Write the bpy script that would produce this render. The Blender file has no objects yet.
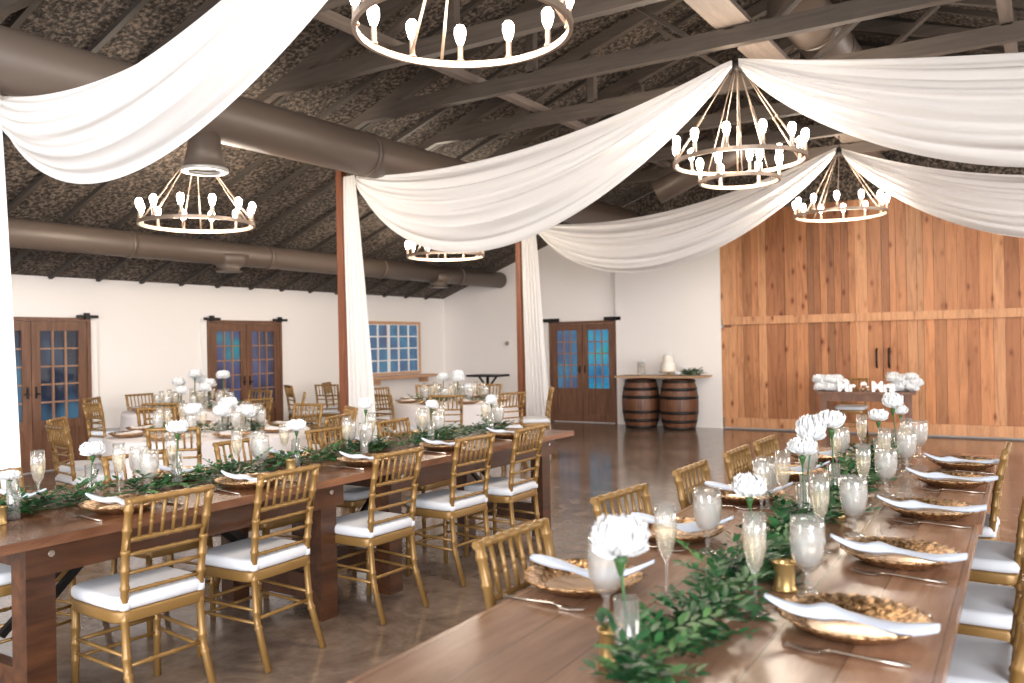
import bpy, math, random
from math import sin, cos, pi, atan2, radians, sqrt
from mathutils import Vector, Matrix
random.seed(7)
C = bpy.context.scene.collection

# ------------------------------------------------------------------ mesh helper
class MB:
    def __init__(s): s.v=[]; s.f=[]; s.sm=[]; s.col=None
    def add(s, vs, fs, smooth=False):
        b=len(s.v); s.v+= [tuple(p) for p in vs]; s.f+=[tuple(b+i for i in f) for f in fs]; s.sm+=[smooth]*len(fs)
        return s
    def box(s, c, size, rz=0, M=None):
        x,y,z=[k/2 for k in size]; vs=[]
        for i in (-1,1):
            for j in (-1,1):
                for k in (-1,1):
                    p=Vector((i*x,j*y,k*z))
                    if rz: p=Matrix.Rotation(rz,3,'Z')@p
                    if M is not None: p=M@p
                    vs.append(p+Vector(c))
        return s.add(vs,[(0,1,3,2),(4,6,7,5),(0,4,5,1),(2,3,7,6),(0,2,6,4),(1,5,7,3)])
    def bbox(s, x0,x1,y0,y1,z0,z1): return s.box(((x0+x1)/2,(y0+y1)/2,(z0+z1)/2),(x1-x0,y1-y0,z1-z0))
    def rbox(s, c, size, r, n=3, M=None):
        # box with rounded vertical-profile (superellipse loft), good for cushions
        w,d,h=size; vs=[]; fs=[]; N=24; prof=[]
        for k in range(n+1): a=pi/2*k/n; prof.append((-h/2+r*(1-sin(a)) , r*(1-cos(pi/2-a)) if 0 else r*(1-cos(a))))
        rings=[(-h/2,r)]+[(-h/2+r*(1-cos(pi/2*k/n)), r*(1-sin(pi/2*k/n))) for k in range(1,n+1)]
        rings+= [(-z,i) for z,i in reversed(rings)]
        for z,ins in rings:
            for q in range(N):
                a=2*pi*q/N; ca,sa=cos(a),sin(a); e=.28
                x=(w/2-ins)*math.copysign(abs(ca)**e,ca); y=(d/2-ins)*math.copysign(abs(sa)**e,sa)
                p=Vector((x,y,z))
                if M is not None: p=M@p
                vs.append(p+Vector(c))
        R=len(rings)
        for i in range(R-1):
            for q in range(N):
                fs.append((i*N+q,i*N+(q+1)%N,(i+1)*N+(q+1)%N,(i+1)*N+q))
        fs.append(tuple(range(N-1,-1,-1))); fs.append(tuple((R-1)*N+q for q in range(N)))
        return s.add(vs,fs,True)
    def bar(s, a, b, w, h, up=(0,0,1)):
        a=Vector(a); b=Vector(b); d=(b-a).normalized(); u=Vector(up)
        r=d.cross(u)
        if r.length<1e-4: r=d.cross(Vector((0,1,0)))
        r.normalize(); u=r.cross(d); vs=[]
        for p in (a,b):
            for i,j in ((-1,-1),(1,-1),(1,1),(-1,1)): vs.append(p+r*(i*w/2)+u*(j*h/2))
        return s.add(vs,[(3,2,1,0),(4,5,6,7),(0,1,5,4),(1,2,6,5),(2,3,7,6),(3,0,4,7)])
    def tube(s, pts, rad, n=8, caps=True, smooth=True):
        pts=[Vector(p) for p in pts]
        if not hasattr(rad,'__len__'): rad=[rad]*len(pts)
        vs=[]; fs=[]; ref=None
        for i,p in enumerate(pts):
            d=(pts[min(i+1,len(pts)-1)]-pts[max(i-1,0)])
            if d.length<1e-7: d=Vector((0,0,1))
            d.normalize()
            if ref is None:
                ref=Vector((1,0,0)) if abs(d.x)<.9 else Vector((0,1,0))
            u=(ref-d*ref.dot(d)).normalized(); ref=u; w=d.cross(u)
            for q in range(n):
                a=2*pi*q/n; vs.append(p+u*(cos(a)*rad[i])+w*(sin(a)*rad[i]))
        for i in range(len(pts)-1):
            for q in range(n): fs.append((i*n+q,i*n+(q+1)%n,(i+1)*n+(q+1)%n,(i+1)*n+q))
        s.add(vs,fs,smooth)
        if caps:
            L=len(pts)-1; b=len(s.v)-len(vs)
            s.f.append(tuple(b+q for q in range(n-1,-1,-1))); s.sm.append(False)
            s.f.append(tuple(b+L*n+q for q in range(n))); s.sm.append(False)
        return s
    def lathe(s, prof, n=24, c=(0,0,0), smooth=True, fn=None):
        vs=[]; fs=[]
        for i,(r,z) in enumerate(prof):
            for q in range(n):
                a=2*pi*q/n; rr,zz=(r,z) if fn is None else fn(r,z,a,i)
                vs.append((c[0]+rr*cos(a),c[1]+rr*sin(a),c[2]+zz))
        for i in range(len(prof)-1):
            for q in range(n): fs.append((i*n+q,i*n+(q+1)%n,(i+1)*n+(q+1)%n,(i+1)*n+q))
        return s.add(vs,fs,smooth)
    def grid(s, fn, nu, nv, smooth=True):
        vs=[fn(i/nu,j/nv) for i in range(nu+1) for j in range(nv+1)]
        fs=[(i*(nv+1)+j,(i+1)*(nv+1)+j,(i+1)*(nv+1)+j+1,i*(nv+1)+j+1) for i in range(nu) for j in range(nv)]
        return s.add(vs,fs,smooth)
    def build(s, name, m, parent=None, loc=None):
        me=bpy.data.meshes.new(name); me.from_pydata(s.v,[],s.f); me.update()
        me.polygons.foreach_set('use_smooth',s.sm)
        if s.col:
            at=me.color_attributes.new('Col','FLOAT_COLOR','POINT')
            for i,c in enumerate(s.col): at.data[i].color=(*c,1)
        me.materials.append(m)
        o=bpy.data.objects.new(name,me); C.objects.link(o)
        if parent is not None: o.parent=parent
        if loc is not None: o.location=loc
        return o

def tag(o,label=None,cat=None,group=None,kind=None):
    if label: o['label']=label
    if cat: o['category']=cat
    if group: o['group']=group
    if kind: o['kind']=kind
    return o
def empty(name,loc=(0,0,0),rz=0):
    o=bpy.data.objects.new(name,None); o.empty_display_size=.1; C.objects.link(o); o.location=loc; o.rotation_euler=(0,0,rz); return o
def copy_tree(o,parent=None):
    c=o.copy(); C.objects.link(c); c.parent=parent
    for ch in list(KIDS.get(o.name,[])): copy_tree(ch,c)
    return c
KIDS={}
def freeze(o):
    kids=[x for x in C.objects if x.parent==o]; KIDS[o.name]=kids
    for k in kids: freeze(k)
def place(proto,used,loc,rz=0,scale=1):
    if proto.name not in used: used.add(proto.name); o=proto
    else: o=copy_tree(proto)
    o.location=loc; o.rotation_euler=(0,0,rz); o.scale=(scale,)*3
    return o
USED=set()

# ------------------------------------------------------------------ materials
def mat(name, base=(.8,.8,.8), rough=.5, metal=0, **k):
    m=bpy.data.materials.new(name); m.use_nodes=True; b=m.node_tree.nodes['Principled BSDF']
    b.inputs['Base Color'].default_value=(*base,1); b.inputs['Roughness'].default_value=rough; b.inputs['Metallic'].default_value=metal
    for n,v in k.items():
        b.inputs[n.replace('_',' ')].default_value=v
    return m
def nodes(m): return m.node_tree.nodes, m.node_tree.links, m.node_tree.nodes['Principled BSDF']
def coords(m, scale=(1,1,1), kind='Object'):
    N,L,b=nodes(m); t=N.new('ShaderNodeTexCoord'); mp=N.new('ShaderNodeMapping'); mp.inputs['Scale'].default_value=scale
    L.new(t.outputs[kind],mp.inputs[0]); return mp.outputs[0]
def ramp(m, fac, stops):
    N,L,b=nodes(m); r=N.new('ShaderNodeValToRGB'); e=r.color_ramp.elements
    while len(e)<len(stops): e.new(.5)
    for el,(p,c) in zip(e,stops): el.position=p; el.color=(*c,1)
    L.new(fac,r.inputs[0]); return r.outputs[0]
def noise(m, vec, scale, detail=4, rough=.55, dist=0):
    N,L,b=nodes(m); n=N.new('ShaderNodeTexNoise'); n.inputs['Scale'].default_value=scale; n.inputs['Detail'].default_value=detail
    n.inputs['Roughness'].default_value=rough; n.inputs['Distortion'].default_value=dist
    L.new(vec,n.inputs['Vector']); return n.outputs[0]
def bump(m, h, strength=.3, dist=.02):
    N,L,b=nodes(m); n=N.new('ShaderNodeBump'); n.inputs['Strength'].default_value=strength; n.inputs['Distance'].default_value=dist
    L.new(h,n.inputs['Height']); L.new(n.outputs[0],b.inputs['Normal'])
def mixc(m,fac,a,b_,mode='MIX'):
    N,L,b=nodes(m); n=N.new('ShaderNodeMix'); n.data_type='RGBA'; n.blend_type=mode
    for sock,v in ((n.inputs[0],fac),(n.inputs[6],a),(n.inputs[7],b_)):
        if hasattr(v,'links'): L.new(v,sock)
        elif isinstance(v,(int,float)): sock.default_value=v
        else: sock.default_value=(*v,1)
    return n.outputs[2]
def wood(name, dark, light, axis=1, scale=1, rough=.4, grain=14, bumps=.15, **k):
    m=mat(name,light,rough,**k); N,L,b=nodes(m); sc=[grain*scale]*3; sc[axis]=1.2*scale
    v=coords(m,tuple(sc)); n=noise(m,v,1.3,6,.65,.6)
    c=ramp(m,n,[(.3,dark),(.55,tuple((a+b2)/2 for a,b2 in zip(dark,light))),(.75,light)])
    L.new(c,b.inputs['Base Color']); bump(m,n,bumps,.004); return m

M={}
M['wall']=mat('white_painted_wall',(.83,.785,.755),.55)
n_=noise(M['wall'],coords(M['wall'],(1,1,.15)),6,3); bump(M['wall'],n_,.08,.01)
M['white_trim']=mat('white_trim_paint',(.82,.79,.76),.45)
M['floor']=mat('polished_concrete',(.16,.12,.1),.2,Specular_IOR_Level=.8)
def _floor():
    m=M['floor']; N,L,b=nodes(m); v=coords(m)
    n1=noise(m,v,1.6,8,.7,1.2); n2=noise(m,v,9,5,.6)
    c1=ramp(m,n1,[(.3,(.125,.088,.066)),(.5,(.21,.155,.122)),(.72,(.33,.255,.205))])
    c2=ramp(m,n2,[(.35,(.6,.6,.6)),(.65,(1.15,1.12,1.1))])
    L.new(mixc(m,.6,c1,c2,'MULTIPLY'),b.inputs['Base Color'])
    r=ramp(m,n2,[(.3,(.10,)*3),(.8,(.22,)*3)]); L.new(r,b.inputs['Roughness']); bump(m,n1,.03,.01)
_floor()
def _foam():
    m=mat('sprayed_insulation',(.1,.08,.06),.95); N,L,b=nodes(m); v=coords(m)
    n1=noise(m,v,24,4,.6,.2); n2=noise(m,v,.9,3)
    c=ramp(m,n1,[(.40,(.03,.023,.018)),(.5,(.095,.074,.058)),(.62,(.26,.205,.165))])
    c2=ramp(m,n2,[(.35,(.4,.39,.38)),(.65,(1.1,1.08,1.05))])
    L.new(mixc(m,.7,c,c2,'MULTIPLY'),b.inputs['Base Color']); bump(m,n1,1,.06); return m
M['foam']=_foam()
M['truss']=wood('painted_brown_timber',(.065,.05,.04),(.12,.094,.077),axis=0,rough=.6)
M['trussY']=wood('painted_brown_timber_long',(.14,.11,.09),(.24,.19,.16),axis=1,rough=.6)
M['rafter']=mat('rafter_timber',(.055,.044,.036),.7)
M['duct']=mat('brown_painted_duct',(.125,.093,.073),.45,0.1)
M['ductwhite']=mat('pale_duct_ring',(.7,.68,.65),.3,.5)
M['post']=wood('reddish_post_timber',(.12,.036,.016),(.26,.09,.04),axis=2,rough=.5)
M['doorwood']=wood('brown_door_timber',(.085,.036,.02),(.23,.108,.06),axis=2,rough=.45)
M['table']=wood('stained_table_timber',(.028,.010,.005),(.125,.046,.018),axis=1,rough=.3,grain=11,bumps=.1)
def _planks(key,name,dk,lt):
    m=M[key]=wood(name,dk,lt,axis=1,rough=.25,grain=9,bumps=.1)
    N,L,b=nodes(m); src=b.inputs['Base Color'].links[0].from_socket
    t=N.new('ShaderNodeTexCoord'); sp=N.new('ShaderNodeSeparateXYZ'); L.new(t.outputs['Object'],sp.inputs[0])
    mu=N.new('ShaderNodeMath'); mu.operation='MULTIPLY'; mu.inputs[1].default_value=1/.18; L.new(sp.outputs[0],mu.inputs[0])
    fl=N.new('ShaderNodeMath'); fl.operation='FLOOR'; L.new(mu.outputs[0],fl.inputs[0])
    wn=N.new('ShaderNodeTexWhiteNoise'); wn.noise_dimensions='1D'; L.new(fl.outputs[0],wn.inputs['W'])
    c=ramp(m,wn.outputs[0],[(0,(.72,.7,.68)),(1,(1.15,1.12,1.1))])
    fr=N.new('ShaderNodeMath'); fr.operation='FRACT'; L.new(mu.outputs[0],fr.inputs[0])
    g=ramp(m,fr.outputs[0],[(0,(.25,.22,.2)),(.03,(1,1,1)),(1,(1,1,1))])
    L.new(mixc(m,1,mixc(m,1,src,c,'MULTIPLY'),g,'MULTIPLY'),b.inputs['Base Color'])
_planks('table_top','stained_plank_top',(.23,.115,.068),(.46,.28,.185))  # same wood as the dark tops, with glare painted in as lighter colour
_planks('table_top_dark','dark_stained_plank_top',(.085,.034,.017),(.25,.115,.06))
M['gold']=mat('gold_painted_wood',(.27,.150,.046),.36,.3)
M['goldmetal']=mat('gold_charger_metal',(.78,.50,.28),.28,.85)
def _g():
    m=M['goldmetal']; N,L,b=nodes(m); n=noise(m,coords(m),75,3,.6); 
    c=ramp(m,n,[(.40,(.16,.075,.025)),(.6,(.72,.46,.24))]); L.new(c,b.inputs['Base Color']); bump(m,n,.9,.006)
_g()
M['plate_in']=mat('gold_charger_well',(.80,.58,.40),.25,.7)
M['votive']=mat('gold_mercury_glass',(.55,.37,.15),.3,.75)
M['cushion']=mat('ivory_cushion_fabric',(.66,.67,.71),.85)
M['cloth']=mat('white_table_linen',(.68,.63,.62),.9)
M['napkin']=mat('pale_blue_white_napkin',(.62,.68,.80),.85)
M['silver']=mat('brushed_cutlery',(.55,.47,.40),.22,.9)
M['black']=mat('black_metal',(.012,.011,.011),.4,.4)
M['ring']=mat('antiqued_ring_metal',(.42,.32,.25),.35,.6)
M['petal']=mat('white_petal',(.87,.88,.89),.7)
M['petal'].node_tree.nodes['Principled BSDF'].inputs['Emission Color'].default_value=(1,1,1,1)
M['petal'].node_tree.nodes['Principled BSDF'].inputs['Emission Strength'].default_value=.0
def _leaf(name,a,b2):
    m=mat(name,a,.45); N,L,b=nodes(m); n=noise(m,coords(m),9,2); L.new(ramp(m,n,[(.35,a),(.65,b2)]),b.inputs['Base Color']); return m
M['leaf']=_leaf('ruscus_leaf',(.006,.04,.014),(.03,.125,.035))
M['leaf_pale']=_leaf('olive_leaf',(.04,.12,.035),(.12,.24,.08))
M['stem']=mat('green_stem',(.035,.10,.025),.5)
def _cloth():
    m=bpy.data.materials.new('sheer_white_chiffon'); m.use_nodes=True; N=m.node_tree.nodes; L=m.node_tree.links; N.clear()
    o=N.new('ShaderNodeOutputMaterial'); d=N.new('ShaderNodeBsdfDiffuse'); t=N.new('ShaderNodeBsdfTranslucent'); x=N.new('ShaderNodeMixShader')
    d.inputs[0].default_value=(.86,.845,.84,1); t.inputs[0].default_value=(.86,.84,.83,1); x.inputs[0].default_value=.35
    L.new(d.outputs[0],x.inputs[1]); L.new(t.outputs[0],x.inputs[2]); L.new(x.outputs[0],o.inputs[0]); return m
M['drape']=_cloth()
def _dummy(): pass
def thin(name,tint,lo,hi,rough=.02,solid=0,solidcol=(.9,.9,.9)):
    m=bpy.data.materials.new(name); m.use_nodes=True; N=m.node_tree.nodes; L=m.node_tree.links; N.clear()
    o=N.new('ShaderNodeOutputMaterial'); t=N.new('ShaderNodeBsdfTransparent'); g=N.new('ShaderNodeBsdfGlossy'); x=N.new('ShaderNodeMixShader')
    t.inputs[0].default_value=(*tint,1); g.inputs['Roughness'].default_value=rough; g.inputs[0].default_value=(1,.98,.95,1)
    lw=N.new('ShaderNodeLayerWeight'); lw.inputs[0].default_value=.35; mr=N.new('ShaderNodeMapRange'); L.new(lw.outputs['Facing'],mr.inputs[0])
    mr.inputs[3].default_value=lo; mr.inputs[4].default_value=hi; L.new(mr.outputs[0],x.inputs[0])
    src=t.outputs[0]
    if solid:
        d=N.new('ShaderNodeBsdfDiffuse'); d.inputs[0].default_value=(*solidcol,1); y=N.new('ShaderNodeMixShader'); y.inputs[0].default_value=solid
        L.new(t.outputs[0],y.inputs[1]); L.new(d.outputs[0],y.inputs[2]); src=y.outputs[0]
    L.new(src,x.inputs[1]); L.new(g.outputs[0],x.inputs[2]); L.new(x.outputs[0],o.inputs[0]); return m
M['glass']=thin('clear_drinking_glass',(.97,.97,.96),.05,.5,.03,.07,(.95,.93,.9))
M['water']=thin('iced_water',(.93,.94,.95),.02,.10,.15,.34,(.72,.70,.69))
M['clear_water']=thin('clear_vase_water',(.95,.96,.96),.02,.12,.1,.06,(.85,.87,.85))
M['bubbly']=thin('pale_champagne',(.97,.93,.84),.02,.10,.15,.12,(.80,.72,.58))
def emis(name,col,st):
    m=bpy.data.materials.new(name); m.use_nodes=True; N=m.node_tree.nodes; L=m.node_tree.links; N.clear()
    o=N.new('ShaderNodeOutputMaterial'); e=N.new('ShaderNodeEmission'); e.inputs[0].default_value=(*col,1); e.inputs[1].default_value=st
    L.new(e.outputs[0],o.inputs[0]); return m
M['bulb']=emis('glowing_filament_bulb',(1,.93,.84),22)
def pane(name,cols,em,scale=(1,1,1)):  # opaque glazing: the dusk outside is painted in as colour and weak emission
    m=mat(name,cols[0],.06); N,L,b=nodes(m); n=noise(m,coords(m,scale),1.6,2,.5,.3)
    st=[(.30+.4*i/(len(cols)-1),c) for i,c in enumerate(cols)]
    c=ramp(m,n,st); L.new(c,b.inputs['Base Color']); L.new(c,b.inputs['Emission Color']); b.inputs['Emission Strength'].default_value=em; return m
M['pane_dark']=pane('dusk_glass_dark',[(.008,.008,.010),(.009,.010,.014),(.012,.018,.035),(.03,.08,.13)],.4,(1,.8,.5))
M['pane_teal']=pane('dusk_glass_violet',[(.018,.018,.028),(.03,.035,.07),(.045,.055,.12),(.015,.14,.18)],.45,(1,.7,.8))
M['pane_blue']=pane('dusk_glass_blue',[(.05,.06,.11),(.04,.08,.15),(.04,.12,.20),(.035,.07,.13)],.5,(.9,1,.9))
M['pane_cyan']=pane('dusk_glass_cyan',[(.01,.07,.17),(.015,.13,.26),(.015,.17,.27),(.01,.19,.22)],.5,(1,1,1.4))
M['barrel']=wood('barrel_oak',(.06,.022,.010),(.22,.085,.035),axis=2,rough=.5,grain=18)
M['bartop']=wood('bar_plank',(.35,.2,.11),(.55,.36,.22),axis=0,rough=.5)
M['pine']=wood('pine_frame',(.45,.23,.12),(.68,.42,.26),axis=1,rough=.5)
def _barn():
    m=mat('barn_board',(.5,.25,.12),.5); N,L,b=nodes(m)
    a=N.new('ShaderNodeAttribute'); a.attribute_name='Col'; v=coords(m,(11,11,.9)); n=noise(m,v,1.4,7,.7,1.0)
    c=ramp(m,n,[(.28,(.5,.4,.33)),(.5,(.92,.89,.86)),(.72,(1.15,1.12,1.1))])
    v2=coords(m,(2.4,2.4,1.1)); kn=N.new('ShaderNodeTexVoronoi'); kn.inputs['Scale'].default_value=2.4; L.new(v2,kn.inputs['Vector'])
    k=ramp(m,kn.outputs['Distance'],[(.05,(.30,.16,.10)),(.14,(.8,.7,.62)),(.24,(1,1,1))])
    L.new(mixc(m,1,mixc(m,1,a.outputs['Color'],c,'MULTIPLY'),k,'MULTIPLY'),b.inputs['Base Color']); bump(m,n,.2,.006); return m
M['barn']=_barn()
M['cream']=mat('ivory_icing',(.82,.76,.68),.6)

# ------------------------------------------------------------------ room
XL,XR,YF,YB=-11.0,6.4,14.5,-1.5
XC=-2.3; ZE=2.52; SL=.365; ZR=ZE+(XC-XL)*SL
def roofz(x): return ZE+((x-XL) if x<XC else (XR-x))*SL
def struct(name,mb,m,parent=None):
    o=mb.build(name,m,parent)
    if parent is None: tag(o,kind='structure')
    return o
tag(struct('floor',MB().bbox(XL-.1,XR+.1,YB-2,YF+.1,-.1,0),M['floor']),'polished brown concrete floor across the hall','floor')
# left wall with openings filled by door and window units
tag(struct('wall_left',MB().bbox(XL-.15,XL,YB,YF,0,ZE+.02),M['wall']),'white painted side wall with glazed doors and a window','wall')
fw=MB(); x0,x1=XL-.15,XR
vs=[(x0,YF,0),(x1,YF,0),(x1,YF,ZE),(XC,YF,ZR),(x0,YF,ZE-.05)]; vs+=[(x,y+.15,z) for x,y,z in vs]
fw.add(vs,[(4,3,2,1,0),(5,6,7,8,9),(0,1,6,5),(1,2,7,6),(2,3,8,7),(3,4,9,8),(4,0,5,9)])
tag(struct('wall_far',fw,M['wall']),'white gabled end wall behind the barrels','wall')
tag(struct('wall_projection',MB().bbox(-6.9,-4.88,YF-.1,YF,0,3.76),M['wall']),'white wall panel projecting behind the barrel bar','wall')
rf=MB()
vs=[(XL-.2,YB,ZE-.07),(XC,YB,ZR),(XR+.2,YB,ZE-.07)]; vs+=[(x,YF+.1,z) for x,_,z in vs]; vs+=[(x,y,z+.12) for x,y,z in vs]
rf.add(vs,[(0,1,4,3),(1,2,5,4),(6,9,10,7),(7,10,11,8),(0,3,9,6),(2,8,11,5),(0,6,7,1),(1,7,8,2),(3,4,10,9),(4,5,11,10)])
tag(struct('ceiling',rf,M['foam']),'dark pitched roof lined with lumpy sprayed insulation','ceiling')
hd=MB(); hd.add([(-7.8,YF-.03,3.74),(3.2,YF-.03,3.74),(3.2,YF-.03,roofz(3.2)-.02),(XC,YF-.03,ZR-.02),(-7.8,YF-.03,roofz(-7.8)-.02)],[(4,3,2,1,0)])
tag(struct('trim_gable',hd,M['foam']),'dark insulated gable above the timber doors','gable')
# rafters: one every .65 m, dark strips under the roof
k=0; y=YB+.4
while y<YF-.2:
    rb=MB(); 
    rb.bar((XL+.02,y,roofz(XL)-.0),(XC,y,ZR-.01),.05,.07); rb.bar((XC,y,ZR-.02),(XR-.02,y,roofz(XR)-.01),.05,.08)
    tag(rb.build('rafter_beam',M['rafter']),'dark roof rafter bedded in the sprayed insulation','rafter','rafters under the roof','structure'); y+=.65
# trusses
for i in range(8):
    y=3.28+1.3*i if i<8 else 0
    t=empty('roof_truss',(0,y,0))
    ordn=['first','second','third','fourth','fifth','sixth','seventh','eighth'][i]
    tag(t,'brown timber roof truss, %s counting toward the barn doors'%ordn,'truss','timber roof trusses')
    MB().bar((-6.9,0,4.14),(2.3,0,4.14),.09,.15).build('bottom_chord',M['truss'],t)
    MB().bar((-6.9,0,4.0),(XC,0,ZR-.2),.08,.13).build('top_chord',M['truss'],t)
    MB().bar((XC,0,ZR-.2),(2.3,0,4.0),.08,.13).build('top_chord',M['truss'],t)
    MB().bar((XC,0,4.2),(XC,0,ZR-.2),.08,.09).build('king_post',M['truss'],t)
    for s in (-1,1):
        for a,b in ((.35,1.35),(3.1,2.0)):
            MB().bar((XC+s*a,0.045,4.2),(XC+s*b,.045,ZR-.22-b*SL),.035,.10,up=(0,1,0)).build('brace',M['truss'],t)
        for a in (2.0,):
            MB().bar((XC+s*a,0,4.2),(XC+s*a,0,ZR-.24-a*SL),.08,.09).build('web_post',M['truss'],t)
rb=MB().bbox(-2.42,-2.12,2.6,14.4,4.225,4.27)
tag(rb.build('ridge_walk_board',M['trussY']),'long pale board lying on the truss chords below the ridge','board')
for x,lab in ((-5.0,'narrow timber runner across the trusses beside the big duct'),(-.3,'narrow timber runner across the trusses above the sheer swags')):
    tag(MB().bbox(x-.05,x+.05,2.6,14.4,4.225,4.30).build('runner_board',M['trussY']),lab,'board')
# sloping stay visible on roof right side

# posts
posts=[(-7.05,3.2,'timber post at the near end behind the sheer drape'),(-7.06,7.36,'reddish timber post between the round tables, beside a sheer drape'),(-7.2,11.52,'reddish timber post beside the round table nearest the end wall')]
for x,y,l in posts:
    tag(MB().bbox(x-.045,x+.045,y-.045,y+.045,0,roofz(x)-.05).build('timber_post',M['post']),l,'post','timber posts')

# ducts
def duct(name,x,z,r,y0,y1,lab,rings=()):
    t=empty(name,(x,0,z)); tag(t,lab,'duct')
    MB().tube([(0,y0,0),(0,y1,0)],r,28).build('pipe',M['duct'],t)
    for yy in rings: MB().tube([(0,yy-.03,0),(0,yy+.03,0)],r+.012,28).build('joint_band',M['duct'],t)
    return t
d1=duct('round_duct',-6.35,3.65,.235,-.5,13.8,'thick brown round duct running along the post tops',(1.6,4.3,7.0,9.7))
MB().tube([(0,4.9,-.18),(0,4.9,-.34),(0,4.9,-.5)],[.13,.15,.19],24).build('diffuser_cone',M['duct'],d1)
MB().lathe([(.15,-.50),(.20,-.50),(.20,-.53),(.15,-.53),(.15,-.50)],28,(0,4.9,0)).build('diffuser_ring',M['ductwhite'],d1)
MB().tube([(0,9.3,-.18),(0,9.3,-.34),(0,9.3,-.5)],[.13,.15,.19],24).build('diffuser_cone',M['duct'],d1)
d2=duct('slim_round_duct',-9.5,2.84,.16,-.5,14.44,'slimmer brown round duct below the roof along the door wall',(3.2,6.2,8.35,10.8,13.0))
for yy in (7.7,12.4):
    MB().tube([(0,yy,-.02),(0,yy,-.14),(0,yy,-.22),(0,yy,-.23),(0,yy,-.25)],[.27,.19,.13,.17,.17],24).build('diffuser_cone',M['duct'],d2)
d3=duct('ridge_duct',-1.95,4.62,.24,8.0,14.0,'brown round duct lying inside the trusses near the ridge',(8.6,9.4,10.6,12))
d4=empty('branch_duct',(0,0,0)); tag(d4,'short sloping branch duct inside the roof behind the sheer swags','duct')
MB().tube([(-4.9,11.7,3.72),(-3.3,12.0,4.45)],.17,22).build('pipe',M['duct'],d4)

# ------------------------------------------------------------------ doors & windows
def glazed_leaf(parent,x_or_y,w,h,axis,face,pm,handle_side,name='leaf',rows=5,cols=3,woodm=None,zg=.66):
    """leaf built in local coords: u along wall, z up, depth outward d"""
    woodm=woodm or M['doorwood']; g=MB()
    def B(u0,u1,z0,z1,d0,d1,mb=g):
        if axis=='y': mb.bbox(face[0]+min(d0,d1),face[0]+max(d0,d1),u0,u1,z0,z1)
        else: mb.bbox(u0,u1,face[1]-max(d0,d1),face[1]-min(d0,d1),z0,z1)
    u0=x_or_y; u1=u0+w; st=.11
    B(u0,u0+st,0.02,h,0,.05); B(u1-st,u1,0.02,h,0,.05); B(u0+st,u1-st,h-.12,h,0,.05); B(u0+st,u1-st,.02,.16,0,.05); B(u0+st,u1-st,zg-.12,zg,0,.05)
    B(u0+st,u1-st,.16,zg-.12,0,.025)
    leaf=g.build(name,woodm,parent)
    gw=w-2*st; mu=MB()
    for i in range(1,cols): B(u0+st+gw*i/cols-.011,u0+st+gw*i/cols+.011,zg,h-.12,.012,.042,mu)
    for j in range(1,rows): z=zg+(h-.12-zg)*j/rows; B(u0+st,u1-st,z-.011,z+.011,.014,.040,mu)
    mu.build('muntins',M['muntin'],leaf)
    pn=MB(); B(u0+st,u1-st,zg,h-.12,.004,.014,pn); pn.build('pane',pm,leaf)
    if handle_side:
        hu=u1-.05 if handle_side>0 else u0+.05
        hm=MB(); B(hu-.013,hu+.013,.95,1.10,.05,.060,hm); B(hu-.008,hu+.008,1.0,1.02,.060,.085,hm); B(hu-(.05 if handle_side>0 else .008),hu+(.008 if handle_side>0 else .05),1.0,1.018,.078,.088,hm); hm.build('handle',M['black'],leaf)
    return leaf
M['muntin']=wood('door_muntin_timber',(.20,.10,.06),(.38,.22,.14),axis=2,rough=.45)
def door(n,u0,u1,h,axis,face,pms,lab):
    t=empty('door_%d'%n); tag(t,lab,'door',kind='structure')
    fr=MB()
    def B(mb,a,b,z0,z1,d0,d1):
        if axis=='y': mb.bbox(face[0]+d0,face[0]+d1,a,b,z0,z1)
        else: mb.bbox(a,b,face[1]-d1,face[1]-d0,z0,z1)
    B(fr,u0-.05,u0,0,h+.05,0.001,.06); B(fr,u1,u1+.05,0,h+.05,0.001,.06); B(fr,u0,u1,h,h+.05,0.001,.06)
    fr.build('door_frame',M['doorwood'],t)
    cs=MB(); B(cs,u0-.15,u0-.055,0,h+.06,0.001,.035); B(cs,u1+.055,u1+.15,0,h+.06,0.001,.035); cs.build('casing',M['white_trim'],t)
    m=(u0+u1)/2
    glazed_leaf(t,u0+.004,m-u0-.008,h-.004,axis,face,pms[0],1); glazed_leaf(t,m+.004,u1-m-.008,h-.004,axis,face,pms[1],-1)
    for a in (u0,u1-.02):
        br=MB(); big=.03 if axis=='x' else 0
        B(br,a-.13-big,a+.16+big,h+.045,h+.085+big,.062,.10); B(br,a-.03,a+.03,h+.03,h+.115,.062,.115); br.build('hinge_bracket',M['black'],t)
    return t
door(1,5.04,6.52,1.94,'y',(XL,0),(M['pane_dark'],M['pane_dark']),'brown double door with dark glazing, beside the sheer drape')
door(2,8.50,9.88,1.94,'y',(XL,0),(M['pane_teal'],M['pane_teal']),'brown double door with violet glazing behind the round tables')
door(3,-8.32,-6.97,1.90,'x',(0,YF),(M['pane_blue'],M['pane_cyan']),'brown double door with bright blue glazing beside the barrels')
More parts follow.
